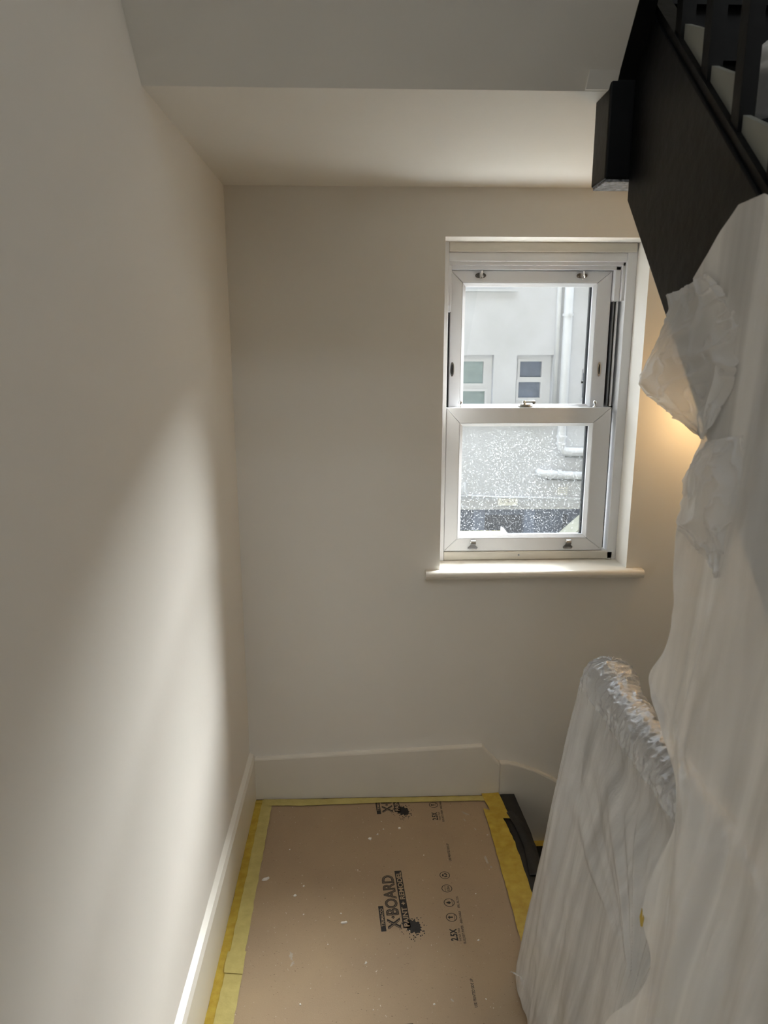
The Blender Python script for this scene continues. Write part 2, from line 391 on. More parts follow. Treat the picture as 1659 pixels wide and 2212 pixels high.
def mitred_sash(name, x0, x1, z0, z1, gx0, gx1, gz0, gz1, y0, y1, gmat):
    s = empty(name, parent=win)
    bev = .003
    quads = {'left_stile': [(x0, z0), (gx0, gz0), (gx0, gz1), (x0, z1)], 'right_stile': [(x1, z0), (x1, z1), (gx1, gz1), (gx1, gz0)],
             'bottom_rail': [(x0, z0), (x1, z0), (gx1, gz0), (gx0, gz0)], 'top_rail': [(x0, z1), (gx0, gz1), (gx1, gz1), (x1, z1)]}
    g = .0005
    for nm, q in quads.items():
        cx = sum(p[0] for p in q) / 4; cz = sum(p[1] for p in q) / 4
        q = [(p[0] + (g if p[0] < cx else -g), p[1] + (g if p[1] < cz else -g)) for p in q]
        mb = MB().prism(q, 'y', y0, y1)
        es = [e for e in mb.bm.edges if all(abs(v.co.y - y0) < 1e-5 for v in e.verts)]
        bmesh.ops.bevel(mb.bm, geom=es, offset=.0022, segments=2, profile=.5, affect='EDGES')
        mb.build(nm.split('_')[1] if 'stile' in nm else nm, 'upvc', s)
    # glazing beads, sloping in to the glass
    d = .011
    def bead(a, b, c, e):
        mb = MB(); P = [a, b, c, e]
        vo = [mb.bm.verts.new((p[0], y0 + .001, p[1])) for p in P[:2]]; vi = [mb.bm.verts.new((p[0], y0 + .012, p[1])) for p in P[2:]]
        vo2 = [mb.bm.verts.new((p[0], y0 + .02, p[1])) for p in P[:2]]; vi2 = [mb.bm.verts.new((p[0], y0 + .02, p[1])) for p in P[2:]]
        f = [mb.bm.faces.new(vo + vi), mb.bm.faces.new(vo2 + vi2), mb.bm.faces.new((vo[1], vo2[1], vi2[0], vi[0])), mb.bm.faces.new((vi[0], vi2[0], vi2[1], vi[1])), mb.bm.faces.new((vo[0], vo2[0], vi2[1], vi[1])), mb.bm.faces.new((vo[0], vo[1], vo2[1], vo2[0]))]
        bmesh.ops.recalc_face_normals(mb.bm, faces=f)
        mb.build('glazing_bead', 'upvc', s)
    bead((gx0, gz0), (gx1, gz0), (gx1 - d, gz0 + d), (gx0 + d, gz0 + d))
    bead((gx0, gz1), (gx1, gz1), (gx1 - d, gz1 - d), (gx0 + d, gz1 - d))
    bead((gx0, gz0), (gx0, gz1), (gx0 + d, gz1 - d), (gx0 + d, gz0 + d))
    bead((gx1, gz0), (gx1, gz1), (gx1 - d, gz1 - d), (gx1 - d, gz0 + d))
    yg = y0 + .024
    box('glass_pane', gmat, s, gx0 + d * .4, gx1 - d * .4, yg, yg + .004, gz0 + d * .4, gz1 - d * .4)
    # dark spacer bar of the double glazing
    sp = MB()
    for a in ((gx0 + d * .3, gx0 + d * .8, gz0, gz1), (gx1 - d * 1.35, gx1 - d * .3, gz0, gz1), (gx0, gx1, gz0 + d * .2, gz0 + d * .7), (gx0, gx1, gz1 - d * .7, gz1 - d * .2)):
        sp.box(a[0], a[1], yg + .005, yg + .017, a[2], a[3])
    sp.build('spacer_bar', 'dark', s)
    return s
upper = mitred_sash('upper_sash', .299, .837, 1.345, 1.833, .339, .788, 1.385, 1.794, 2.437, 2.477, 'glass')
lower = mitred_sash('lower_sash', .2875, .852, .885, 1.388, .335, .791, .932, 1.335, 2.398, 2.432, 'dustyglass')

# chrome fittings
def oval(mb, cx, y0, y1, cz, hw, hh, n=16):
    mb.prism([(cx + hw * math.copysign(abs(math.cos(2 * math.pi * k / n)) ** .8, math.cos(2 * math.pi * k / n)), cz + hh * math.sin(2 * math.pi * k / n)) for k in range(n)], 'y', y0, y1)
    return mb
for cx in (.397, .734):
    mb = MB(); y = 2.437
    oval(mb, cx, y - .003, y, 1.817, .018, .0085)
    mb.box(cx - .002, cx + .006, y - .010, y - .002, 1.806, 1.828, bev=.002)
    mb.tube([(cx + .002, y - .007, 1.826), (cx + .002, y - .016, 1.828), (cx + .002, y - .018, 1.818), (cx + .006, y - .014, 1.811)], .003, 8)
    for dx in (-.011, .012): mb.lathe([(.0035, -.0045), (.0035, -.003)], (cx + dx, y, 1.817), 'y', 10)
    mb.build('sash_restrictor', 'chrome', upper)
for cx in (.309, .812):
    mb = MB(); y = 2.437
    oval(mb, cx, y - .002, y, 1.514, .0062, .024)
    p = mb.build('finger_pull', 'chrome', upper)
    mb = MB(); oval(mb, cx, y - .0026, y - .0018, 1.514, .0028, .017); mb.build('pull_slot', 'dark', upper)
for cx in (.337, .797):
    MB().lathe([(.0, 0), (.007, 0), (.007, .002), (.003, .004), (.003, .008), (.0062, .012), (.0072, .016), (.0062, .020), (.003, .023), (.0, .0235)], (cx, 2.411, 1.388), 'z', 16).build('ball_stop', 'chrome', lower, True)
mb = MB(); c = (.560, 2.416, 1.388)
mb.prism([(c[0] + .028 * math.cos(a), c[1] + .010 * math.sin(a)) for a in [2 * math.pi * k / 20 for k in range(20)]], 'z', 1.388, 1.392)
mb.prism([(c[0] + .020 * math.cos(a), c[1] + .008 * math.sin(a)) for a in [2 * math.pi * k / 20 for k in range(20)]], 'z', 1.392, 1.397)
mb.lathe([(.008, 0), (.008, .006), (.005, .010), (.005, .014)], (c[0] - .004, c[1], 1.396), 'z', 14)
mb.build('fastener_base', 'chrome', lower)
mb = MB(); mb.box(c[0] - .012, c[0] + .026, c[1] - .005, c[1] + .005, 1.402, 1.409, bev=.002)
mb.lathe([(.0, -.006), (.006, -.005), (.0075, 0), (.006, .005), (.0, .006)], (c[0] + .027, c[1], 1.404), 'y', 12)
mb.build('fastener_lever', 'chrome', lower)
for cx in (.390, .727):
    y = 2.398; z = .892
    pts = [(-.017, .004), (-.013, .0), (.013, 0), (.017, .004), (.017, .008), (.011, .013), (.007, .018), (.007, .024), (-.007, .024), (-.007, .018), (-.011, .013), (-.017, .008)]
    mb = MB().prism([(cx + a, z + b) for a, b in pts], 'y', y - .003, y)
    for dx in (-.0095, .0095): mb.lathe([(.0036, -.0048), (.0036, -.003)], (cx + dx, y, z + .007), 'y', 10)
    ho = []
    for k in range(9):
        a = math.pi * (k / 8) * 1.1
        ho.append((y - .010 + .009 * math.cos(a), z + .024 + .012 * math.sin(a)))
    hi = [(p[0] - .0, p[1] + .002) for p in ho]
    inner = [(y - .010 + .0065 * math.cos(math.pi * (k / 8) * 1.1), z + .024 + .0095 * math.sin(math.pi * (k / 8) * 1.1)) for k in range(9)]
    mb.prism(ho + inner[::-1], 'x', cx - .008, cx + .008)
    mb.build('sash_lift', 'chrome', lower)
MB().lathe([(.003, -.0015), (.003, 0)], (.553, 2.392, .872), 'y', 10).build('screw_head', 'alu', FR)

# ------------------------------------------------------------------ stairs: upper flight on the right
ang = .905
def low(y): return 1.643 + ang * (y - 1.224)
stair = empty('staircase', (.95, .4, 0)); stair.location = (0, 0, 0)
tag(stair, 'black painted stair flight rising past the window with square balusters', 'staircase')
y0, y1 = -.58, 1.461
st = MB().prism([(y0, 0), (y0 + .2, 0), (y1, low(y1)), (y1, low(y1) + .352), (y0 + .0, low(y0) + .352)], 'x', .520, .552)
es = [e for e in st.bm.edges if abs(e.verts[0].co.x - .52) < 1e-4 and abs(e.verts[1].co.x - .52) < 1e-4]
bmesh.ops.bevel(st.bm, geom=es, offset=.003, segments=2, profile=.5, affect='EDGES')
st.build('string_board', 'black', stair)
# capping bead along the top of the string and lip along the bottom
MB().prism([(y0, low(y0) + .352), (y1, low(y1) + .352), (y1, low(y1) + .368), (y0, low(y0) + .368)], 'x', .526, .558).build('string_capping', 'black', stair)
MB().prism([(y0 + .3, low(y0 + .3) - .012), (y1, low(y1) - .012), (y1, low(y1) + .001), (y0 + .3, low(y0 + .3) + .001)], 'x', .528, .552).build('string_lip', 'black', stair)
MB().prism([(y0 + .4, low(y0 + .4) - .030), (y1, low(y1) - .030), (y1, low(y1) + .03), (y0 + .4, low(y0 + .4) + .03)], 'x', .552, XR).build('plaster_underside', 'soffit', stair)
# steps
rise, going = .1917, .1917 / ang
for k in range(12):
    z = rise * (k + 1); yn = -.44 + going * k + .0
    # nosing line runs 4 cm below the top of the string
    yn = (z + .05 - .352 - 1.643) / ang + 1.224
    if yn + .02 > 1.478: break
    box('riser', 'black', stair, .557, XR, yn + .02, yn + .035, z - rise, z - .025)
    box('tread', 'black', stair, .557, XR, yn, min(yn + going + .035, 1.478), z - .025, z)
box('landing_riser', 'black', stair, .557, XR, 1.4625, 1.4775, 2.02, 2.205)
box('landing_nosing', 'black', stair, .557, XR, 1.445, 1.56, 2.19, 2.212)
for k in range(12):      # grey blocks added between baluster feet, in place of grey step patches behind
    ya, yb = 1.305 - .112 * (k + 1) + .0118, 1.305 - .112 * k - .0118
    za, zb = low(ya) + .3682, low(yb) + .3682
    MB().prism([(ya, za), (yb, zb), (yb, zb + .022), (ya, za + .058)], 'x', .536, .547).build('step_patch', 'tread', stair)
for yc in [1.305 - .112 * k for k in range(13)]:
    zb = low(yc) + .368
    hb = .0115
    MB().prism([(yc - hb, zb - hb * ang), (yc + hb, zb + hb * ang), (yc + hb, zb + .86 + hb * ang), (yc - hb, zb + .86 - hb * ang)], 'x', .530, .553).build('baluster', 'black', stair)
ya, yb = y0, 1.46
MB().prism([(ya, low(ya) + 1.22), (yb, low(yb) + 1.22), (yb, low(yb) + 1.28), (ya, low(ya) + 1.28)], 'x', .512, .572).build('handrail', 'black', stair)
# black newel with a hanging drop at the top of the flight
nw = empty('newel_post', (0, 0, 0)); tag(nw, 'black newel post with a square drop hanging below the soffit', 'newel post')
mb = MB().box(.474, .556, 1.462, 1.548, 1.897, 3.25, bev=.004); mb.build('post', 'black', nw)
mb = MB().box(.477, .553, 1.465, 1.545, 1.892, 1.898, bev=.002); o = mb.build('drop_end', 'blackend', nw); o['label'] = 'rough pale-speckled end of the newel drop'
# string of the next flight, seen edge on above the newel
MB().prism([(1.462, 2.07), (-.55, 2.07 + 2.012 * 1.1), (-.55, 2.07 + 2.012 * 1.1 + .34), (1.462, 2.42)], 'x', .487, .52).build('upper_string_board', 'black', stair)
struct(box('baseboard_half_landing', 'black', None, XL, XR, 2.268, YB, 2.19, 2.515, bev=.004), 'black skirting on the half landing seen between balusters')

# lower steps going down beside the back wall
low_st = empty('lower_steps', (0, 0, 0)); tag(low_st, 'lower stair steps dropping away right of the landing', 'stairs')
for k, (a, b) in enumerate(((.536, .80), (.80, 1.09), (1.09, 1.40))):
    zt = -.19 * (k + 1)
    box('step', 'black', low_st, a, b, 1.53, 2.266, zt - .2, zt)
tp = box('tape_strip', 'tape', low_st, .545, .80, 2.236, 2.265, -.1895, -.1885)

# guard rail along the landing edge
gr = empty('guard_rail', (0, 0, 0)); tag(gr, 'dark landing guard rail showing through its plastic cover', 'guard rail')
box('newel', 'black', gr, .515, .59, 1.41, 1.485, .001, .86, bev=.004)
mb = MB().lathe([(.0, .046), (.02, .043), (.036, .03), (.044, .012), (.046, 0), (.0, -.001)], (.553, 1.447, .845), 'z', 18); mb.build('newel_cap', 'black', gr, True)
MB().tube([(.553, 1.42, .842), (.553, 1.0, .842), (.553, .7, .842), (.553, .42, .842)], .034, 14).build('rail', 'black', gr, True)
for yc in [1.33 - .11 * k for k in range(9)]:
    box('baluster', 'black', gr, .540, .568, yc - .014, yc + .014, .02, .83)
box('bottom_rail', 'black', gr, .535, .573, .42, 1.41, .001, .03)

# ------------------------------------------------------------------ warm wall lamp by the window
lp = empty('wall_lamp', (1.13, 2.287, 1.50)); tag(lp, 'warm glowing bulb on the back wall behind the plastic sheet', 'lamp')
MB().lathe([(.0, -.0), (.045, 0), (.045, -.012), (.03, -.02), (.0, -.02)], (0, 0, 0), 'y', 20).build('backplate', 'upvc', lp, True)
MB().tube([(0, -.018, 0), (0, -.06, 0), (0, -.075, -.012), (0, -.078, -.035)], .009, 10).build('arm', 'upvc', lp, True)
MB().lathe([(.0, 0), (.018, 0), (.018, -.03), (.0, -.03)], (0, -.078, -.03), 'z', 16).build('holder', 'upvc', lp, True)
MB().lathe([(.0, 0), (.012, 0), (.014, -.015), (.026, -.035), (.030, -.052), (.026, -.07), (.012, -.082), (.0, -.084)], (0, -.078, -.06), 'z', 18).build('bulb', 'bulb', lp, True)
ll = bpy.data.lights.new('lamp_light', 'POINT'); ll.energy = 2.4; ll.color = (1, .62, .26); ll.shadow_soft_size = .03
lo = bpy.data.objects.new('lamp_light', ll); COL.objects.link(lo); lo.parent = lp; lo.location = (0, -.125, -.105)

# ------------------------------------------------------------------ protection board with its print
board = empty('floor_protection_board', (0, 0, 0)); tag(board, 'brown printed kraft protection board taped over the landing floor', 'floor board')
box('board_sheet', 'kraft', board, -.362, .472, -1.2, 2.262, .0008, .004)
ZP = .0043
dgtmp = []
def text_mesh(s, size, sx=1., bold=0., spacing=1.):
    cu = bpy.data.curves.new('t', 'FONT'); cu.body = s; cu.size = size; cu.offset = bold; cu.space_character = spacing
    cu.resolution_u = 3
    ob = bpy.data.objects.new('t', cu); COL.objects.link(ob)
    dg = bpy.context.evaluated_depsgraph_get()
    me = bpy.data.meshes.new_from_object(ob.evaluated_get(dg))
    bpy.data.objects.remove(ob); bpy.data.curves.remove(cu)
    co = np.array([v.co[:] for v in me.vertices])
    return me, co
def print_piece(name, m, pts_faces, z=ZP, shift=0.):
    """pts in board metres (x,y); clipped at the far edge of the board"""
    pts, faces = pts_faces
    bm = bmesh.new(); vs = [bm.verts.new((x, y + shift, z)) for x, y in pts]
    for f in faces:
        try: bm.faces.new([vs[i] for i in f])
        except ValueError: pass
    for n in bm.faces:
        n.normal_update()
        if n.normal.z < 0: n.normal_flip()
    g = list(bm.verts) + list(bm.edges) + list(bm.faces)
    bmesh.ops.bisect_plane(bm, geom=g, plane_co=(0, 2.261, 0), plane_no=(0, 1, 0), clear_outer=True)
    if not bm.faces: bm.free(); return None
    me = bpy.data.meshes.new(name); bm.to_mesh(me); bm.free(); me.materials.append(M[m])
    o = bpy.data.objects.new(name, me); COL.objects.link(o); o.parent = board
    return o
def text_piece(s, y0, y1, xtop, xbase, rot=0., bold=0.):
    """lettering reading towards the window: runs from y0 to y1, letters stand from xbase up to xtop (x decreasing)"""
    me, co = text_mesh(s, 1., bold=bold)
    x0, x1 = co[:, 0].min(), co[:, 0].max()
    caps = .0, .73
    u = (co[:, 0] - x0) / (x1 - x0) * (y1 - y0)
    v = co[:, 1] / .73 * (xbase - xtop)
    c, sn = math.cos(rot), math.sin(rot)
    pts = [(xbase - (a * sn + b * c), y0 + (a * c - b * sn)) for a, b in zip(u, v)]
    faces = [tuple(p.vertices) for p in me.polygons]
    bpy.data.meshes.remove(me)
    return pts, faces
def poly(ps): return ps, [tuple(range(len(ps)))]
def ring(cx, cy, r0, r1, n=28):
    ps = [(cx + r0 * math.cos(2 * math.pi * k / n), cy + r0 * math.sin(2 * math.pi * k / n)) for k in range(n)] + [(cx + r1 * math.cos(2 * math.pi * k / n), cy + r1 * math.sin(2 * math.pi * k / n)) for k in range(n)]
    return ps, [(k, (k + 1) % n, n + (k + 1) % n, n + k) for k in range(n)]
def merge(*lst):
    P, F = [], []
    for p, f in lst:
        o = len(P); P += list(p); F += [tuple(i + o for i in q) for q in f]
    return P, F
rt = .066   # the logo block leans a little
def lean(ps, ax=.060, ay=1.66):
    c, s = math.cos(rt), math.sin(rt)
    return [(ax + (x - ax) * c - (y - ay) * s, ay + (x - ax) * s + (y - ay) * c) for x, y in ps]
def leanpf(pf): return lean(pf[0]), pf[1]
rr = random.Random(3)
def blob(cx, cy, r, n=34, rough=.45):
    ps = []
    for k in range(n):
        a = 2 * math.pi * k / n; q = r * (1 + rough * rr.uniform(-.55, .9) * (1 if k % 2 else .5))
        ps.append((cx + q * math.cos(a) * .8, cy + q * math.sin(a)))
    return ps + [(cx, cy)], [(k, (k + 1) % n, n) for k in range(n)]
splat = [blob(.138, 1.668, .023)]
for k in range(46):
    a = rr.uniform(0, 2 * math.pi); d = rr.uniform(.026, .050)
    splat.append(blob(.138 + d * math.cos(a) * .8, 1.662 + d * math.sin(a) * .9, rr.uniform(.0008, .0028), 9, .3))
splat = merge(*splat)
drop = [(.247 - .012, 1.758)] + [(.247 - .001 + .0055 * math.sin(a), 1.758 + .0048 * math.cos(a)) for a in [math.pi * k / 8 for k in range(9)]]
drop = [(.2365, 1.758), (.243, 1.7616), (.2475, 1.7628), (.2505, 1.761), (.252, 1.758), (.2505, 1.755), (.2475, 1.7532), (.243, 1.7544)]
arrow = [(.236, 1.703), (.242, 1.709), (.242, 1.7055), (.251, 1.7055), (.251, 1.7005), (.242, 1.7005), (.242, 1.697)]
def arrows(cx, cy):
    out = []
    for k in range(3):
        t = 2 * math.pi * k / 3 + math.pi
        q = []
        for r_, a in ((.0085, -.95), (.0085, -.2), (.0085, .25), (.0108, .25), (.0065, .85), (.0022, .25), (.0045, .25), (.0045, -.2), (.0045, -.95)):
            q.append((cx + r_ * math.cos(t + a), cy + r_ * math.sin(t + a)))
        out.append((q, [tuple(range(len(q)))]))
    return merge(*out)
def icon_lines(cx, cy): return poly([(cx + .008, cy - .0125), (cx + .0092, cy - .0125), (cx + .0092, cy + .0125), (cx + .008, cy + .0125)])
for sh in (-.512, 0., .512):
    P = lambda nm, pf, m='ink', z=ZP: print_piece(nm, m, pf, z, sh)
    P('logo_box', leanpf(poly([(.046, 1.659), (.0455, 1.752), (.0600, 1.752), (.0605, 1.659)])))
    P('logo_lettering', leanpf(text_piece('TRIMACO', 1.676, 1.742, .0485, .0575, 0, .015)), 'knock', ZP + .0003)
    P('title_lettering', leanpf(text_piece('X\u00b7BOARD', 1.664, 1.873, .0655, .1010, 0, .036)))
    P('title_lettering', leanpf(text_piece('X\u00b7BOARD', 1.664, 1.873, .0655, .1010, 0, -.012)), 'knock', ZP + .0002)
    P('title_lettering', leanpf(text_piece('X\u00b7BOARD', 1.664, 1.873, .0655, .1010, 0, -.024)), 'ink', ZP + .0003)
    P('subtitle_bar', leanpf(poly([(.1085, 1.665), (.1085, 1.889), (.1295, 1.889), (.1295, 1.665)])))
    P('paint_splat_print', leanpf(splat))
    P('subtitle_lettering', leanpf(text_piece('PAINT + REMODEL', 1.670, 1.884, .1115, .1265, 0, .022)), 'knock', ZP + .0003)
    for cy in (1.869, 1.814, 1.758, 1.703): P('icon_ring', ring(.247, cy, .0138, .0158))
    P('recycling_icon', arrows(.247, 1.869))
    P('icon_lettering', merge(text_piece('MADE IN', 1.804, 1.824, .2395, .2440), text_piece('USA', 1.8045, 1.8235, .2465, .2545, 0, .02)))
    P('drop_icon', merge(poly(drop), icon_lines(.247, 1.758)))
    P('arrow_icon', merge(poly(arrow), icon_lines(.247, 1.703)))
    P('print_lettering', text_piece('2.5X', 1.620, 1.662, .2355, .2545, 0, .035))
    P('print_lettering', text_piece('THICKER THAN', 1.618, 1.663, .2585, .2645, 0, .014))
    P('print_lettering', text_piece("BUILDER'S PAPER", 1.611, 1.673, .2685, .2755, 0, .014))
    P('print_lettering', text_piece('BREATHABLE', 1.681, 1.725, .2690, .2755, 0, .014))
    P('print_lettering', text_piece('SPILL BLOCK', 1.737, 1.782, .2690, .2755, 0, .014))
    P('print_lettering', text_piece('USE PRINTED SIDE UP', 1.4185, 1.5, .2680, .2755, 0, .018))

# smears of dried paint on the board
def smear(cx, cy, L, w, rot, seed):
    q = random.Random(seed); n = 22; ps = []
    for k in range(n):
        a = 2 * math.pi * k / n; r_ = 1 + q.uniform(-.45, .3)
        x, y = w * r_ * math.cos(a), L * r_ * math.sin(a)
        ps.append((cx + x * math.cos(rot) - y * math.sin(rot), cy + x * math.sin(rot) + y * math.cos(rot)))
    return print_piece('paint_smear', 'smearmat', (ps + [(cx, cy)], [(k, (k + 1) % n, n) for k in range(n)]), ZP + .0004)
sm = tape_mat('thin_paint_smear', srgb(222, 212, 198), srgb(190, 174, 154), .35, (1, 1, 1, 1)); M['smearmat'] = sm
smear(-.196, 1.585, .014, .005, .2, 1); smear(-.190, 1.560, .008, .004, -.3, 2); smear(.352, 2.165, .016, .004, .9, 3)
smear(.375, 2.08, .005, .003, .2, 4); smear(.386, 1.93, .02, .004, .1, 5); smear(.395, 1.90, .006, .003, .1, 6); smear(.215, 1.44, .006, .003, .6, 7); smear(.345, 2.13, .008, .002, .3, 8)

# flakes of paint lying on the board
def flake(x, y, r, el, rot, seed, label, group=None):
    q = random.Random(seed); n = 9; mb = MB()
    ps = []
    for k in range(n):
        a = 2 * math.pi * k / n; d = r * q.uniform(.6, 1.25)
        u, v = d * math.cos(a), d * el * math.sin(a)
        ps.append((u * math.cos(rot) - v * math.sin(rot), u * math.sin(rot) + v * math.cos(rot)))
    bot = [mb.bm.verts.new((p[0], p[1], 0.0)) for p in ps]
    top = [mb.bm.verts.new((p[0] * .85, p[1] * .85, r * q.uniform(.2, .5))) for p in ps]
    ct = mb.bm.verts.new((0, 0, r * .45))
    for k in range(n):
        mb.bm.faces.new((bot[k], bot[(k + 1) % n], top[(k + 1) % n], top[k])); mb.bm.faces.new((top[k], top[(k + 1) % n], ct))
    mb.bm.faces.new(bot)
    bmesh.ops.recalc_face_normals(mb.bm, faces=mb.bm.faces)
    o = mb.build('paint_flake', 'flake'); o.location = (x, y, .0042)
    tag(o, label, 'paint flake', group)
flake(-.300, 1.868, .014, .30, .25, 1, 'long torn white paint flake by the left tape edge', 'paint flakes on the board')
flake(-.058, 1.693, .0085, .6, .1, 2, 'largest white paint flake, lying left of the printed logo', 'paint flakes on the board')
flake(.020, 2.042, .0075, .8, .1, 3, 'white paint flake in the middle of the far half of the board', 'paint flakes on the board')
flake(.119, 2.095, .0055, .9, .3, 4, 'round white paint flake just short of the far printed splat', 'paint flakes on the board')
o_small = [(-.205, 1.80, .005), (-.182, 1.838, .004), (.045, 2.064, .0045), (.066, 2.09, .003), (-.067, 1.727, .003), (-.174, 1.727, .0025), (.003, 1.556, .0045), (.06, 2.13, .002), (.125, 1.66, .002),
           (.33, 1.79, .0025), (.31, 1.62, .0035), (.17, 1.43, .004), (-.10, 1.62, .002), (.41, 2.05, .0025), (.19, 1.96, .002), (-.24, 2.0, .0025), (-.16, 1.44, .003), (.30, 1.44, .0022), (-.02, 1.9, .002), (.02, 1.42, .002)]
o_lab = ['lower of two tiny paint specks right of the torn flake', 'upper of two tiny paint specks right of the torn flake', 'tiny paint speck just beyond the mid-board flake', 'faint paint speck between the mid-board flake and the far splat',
         'tiny paint speck just above the largest flake', 'lone tiny speck left of the largest flake', 'tiny speck on the bare board below the printed splat', 'faint speck at the near end of the far printed logo', 'white speck on the large printed splat',
         'tiny speck right of the round printed icons', 'tiny speck right of the printed thickness figure', 'lowest bright speck near the middle of the board', 'tiny speck between the paint smear and the largest flake', 'tiny speck close to the right tape strip',
         'faint speck above the round printed icons', 'lone speck on the far left of the board', 'tiny speck low on the left below the paint smear', 'tiny speck beside the lower line of small print', 'faint speck left of the printed logo letters', 'faint speck lowest on the bare board']
for i, (x, y, r) in enumerate(o_small):
    flake(x, y, r, .75, i * .7, 20 + i, o_lab[i], 'tiny paint specks on the board')
flake(.335, 2.245, .008, .5, .1, 60, 'white paint flake on the yellow tape at the far edge', 'paint flakes on the board')

# ------------------------------------------------------------------ tape
def tape(name_label, m, pts, z, seed=0, cat='tape', group='yellow tape strips round the board', wave=.0015, lift=0.):
    """pts: list of (xa,ya,za, xb,yb,zb) cross lines along the strip"""
    q = random.Random(seed); bm = bmesh.new(); rows = []
    # refine along the strip
    fine = []
    for a, b in zip(pts, pts[1:]):
        n = max(2, int(math.dist(a[:3], b[:3]) / .02))
        for k in range(n): fine.append([a[i] + (b[i] - a[i]) * k / n for i in range(6)])
    fine.append(list(pts[-1]))
    for f in fine:
        row = []
        for t in (0, .33, .66, 1):
            p = [f[i] + (f[i + 3] - f[i]) * t for i in range(3)]
            j = wave if t in (0, 1) else 0
            row.append(bm.verts.new((p[0] + q.uniform(-j, j), p[1] + q.uniform(-j, j), p[2] + z + q.uniform(0, .0007))))
        rows.append(row)
    fs = []
    for a, b in zip(rows, rows[1:]):
        for k in range(3): fs.append(bm.faces.new((a[k], a[k + 1], b[k + 1], b[k])))
    for f in fs:
        f.normal_update()
        if f.normal.z < 0: f.normal_flip()
    r = bmesh.ops.extrude_face_region(bm, geom=list(bm.faces))
    for v in r['geom']:
        if isinstance(v, bmesh.types.BMVert): v.co.z -= .0004
    bmesh.ops.recalc_face_normals(bm, faces=bm.faces)
    mb = MB(); mb.bm.free(); mb.bm = bm
    o = mb.build('tape_strip', m); tag(o, name_label, cat, group)
    return o
tape('deep yellow tape strip on the floor along the left skirting', 'tape', [(-.386, y, .0008, -.352, y, .0044) for y in (-1.2, .5, 1.42, 1.9, 2.262)], .0006, 1)
tape('pale yellow tape strip over the left edge of the board, near length', 'tapepale', [(-.362, -1.2, .0046, -.318, -1.2, .0046), (-.362, 1.5, .0046, -.316, 1.5, .0046), (-.361, 1.585, .0046, -.318, 1.58, .0046)], .0014, 2)
tape('pale yellow tape strip over the left edge of the board, far length', 'tapepale', [(-.361, 1.555, .0046, -.320, 1.548, .0046), (-.360, 1.9, .0046, -.322, 1.9, .0046), (-.362, 2.262, .0046, -.325, 2.225, .0046)], .0022, 3)
tape('deep yellow tape strip on the floor under the back skirting', 'tape', [(x, 2.267, .0008, x, 2.244, .0044) for x in (-.386, 0, .45)], .0008, 4)
tape('pale yellow tape strip over the far edge of the board', 'tapepale', [(-.36, 2.262, .0046, -.335, 2.225, .0046), (-.2, 2.258, .0046, -.2, 2.222, .0046), (.1, 2.258, .0046, .1, 2.230, .0046), (.452, 2.258, .0046, .444, 2.230, .0046)], .0030, 5)
tape('bright yellow tape piece at the far right corner of the board', 'tape', [(.425, 2.267, .0046, .487, 2.267, .0085), (.437, 2.20, .0046, .495, 2.205, .0085), (.447, 2.13, .0046, .502, 2.12, .0085)], .0052, 6)
tape('long bright yellow tape strip along the right edge of the board', 'tape', [(.420, 2.185, .0046, .475, 2.150, .0085), (.424, 2.0, .0046, .492, 2.0, .0085), (.425, 1.75, .0046, .495, 1.75, .0085), (.424, 1.4, .0046, .49, 1.4, .0085), (.42, .2, .0046, .49, .2, .0085)], .0042, 7)
tape('small yellow tape scrap bridging the join on the left tape', 'tapepale', [(-.365, 1.60, .0046, -.316, 1.60, .0046), (-.365, 1.535, .0046, -.316, 1.53, .0046)], .0034, 8)

# black covering over the landing edge
bc = empty('black_edge_cover', (0, 0, 0)); tag(bc, 'crumpled black covering folded over the landing edge', 'edge cover')
def cover(name, rows, m='blackpaper', seed=1, amp=.0009):
    q = random.Random(seed); bm = bmesh.new(); R_ = []
    for a, b in zip(rows, rows[1:]):
        n = 10
        for k in range(n + (b is rows[-1])):
            t = k / n
            R_.append([bm.verts.new([a[j][i] + (b[j][i] - a[j][i]) * t + (q.uniform(0, amp) if i != 1 else 0) for i in range(3)]) for j in range(len(a))])
    for a, b in zip(R_, R_[1:]):
        for k in range(len(a) - 1): bm.faces.new((a[k], a[k + 1], b[k + 1], b[k]))
    mb = MB(); mb.bm.free(); mb.bm = bm
    o = mb.build(name, m, bc, True)
    sol = o.modifiers.new('thickness', 'SOLIDIFY'); sol.thickness = .001
    return o
cover('cover_sheet', [[(.476, 2.264, .0046), (.505, 2.264, .0075), (.544, 2.264, .007), (.552, 2.264, -.03), (.556, 2.262, -.12)],
                      [(.476, 2.05, .0046), (.510, 2.05, .0075), (.556, 2.05, .006), (.565, 2.05, -.03), (.569, 2.05, -.12)],
                      [(.476, 1.84, .0046), (.505, 1.84, .0075), (.553, 1.84, .006), (.563, 1.84, -.03), (.566, 1.84, -.12)],
                      [(.476, 1.53, .0046), (.505, 1.53, .0075), (.545, 1.53, .006), (.553, 1.53, -.03), (.557, 1.53, -.12)]])
cover('torn_flap', [[(.494, 2.150, .0135), (.504, 2.158, .014), (.515, 2.16, .013)], [(.508, 2.08, .0125), (.528, 2.08, .0135), (.548, 2.08, .011)], [(.516, 1.98, .0125), (.538, 1.98, .0135), (.556, 1.98, .010)], [(.505, 1.85, .0125), (.53, 1.85, .0135), (.55, 1.85, .010)]], seed=3)

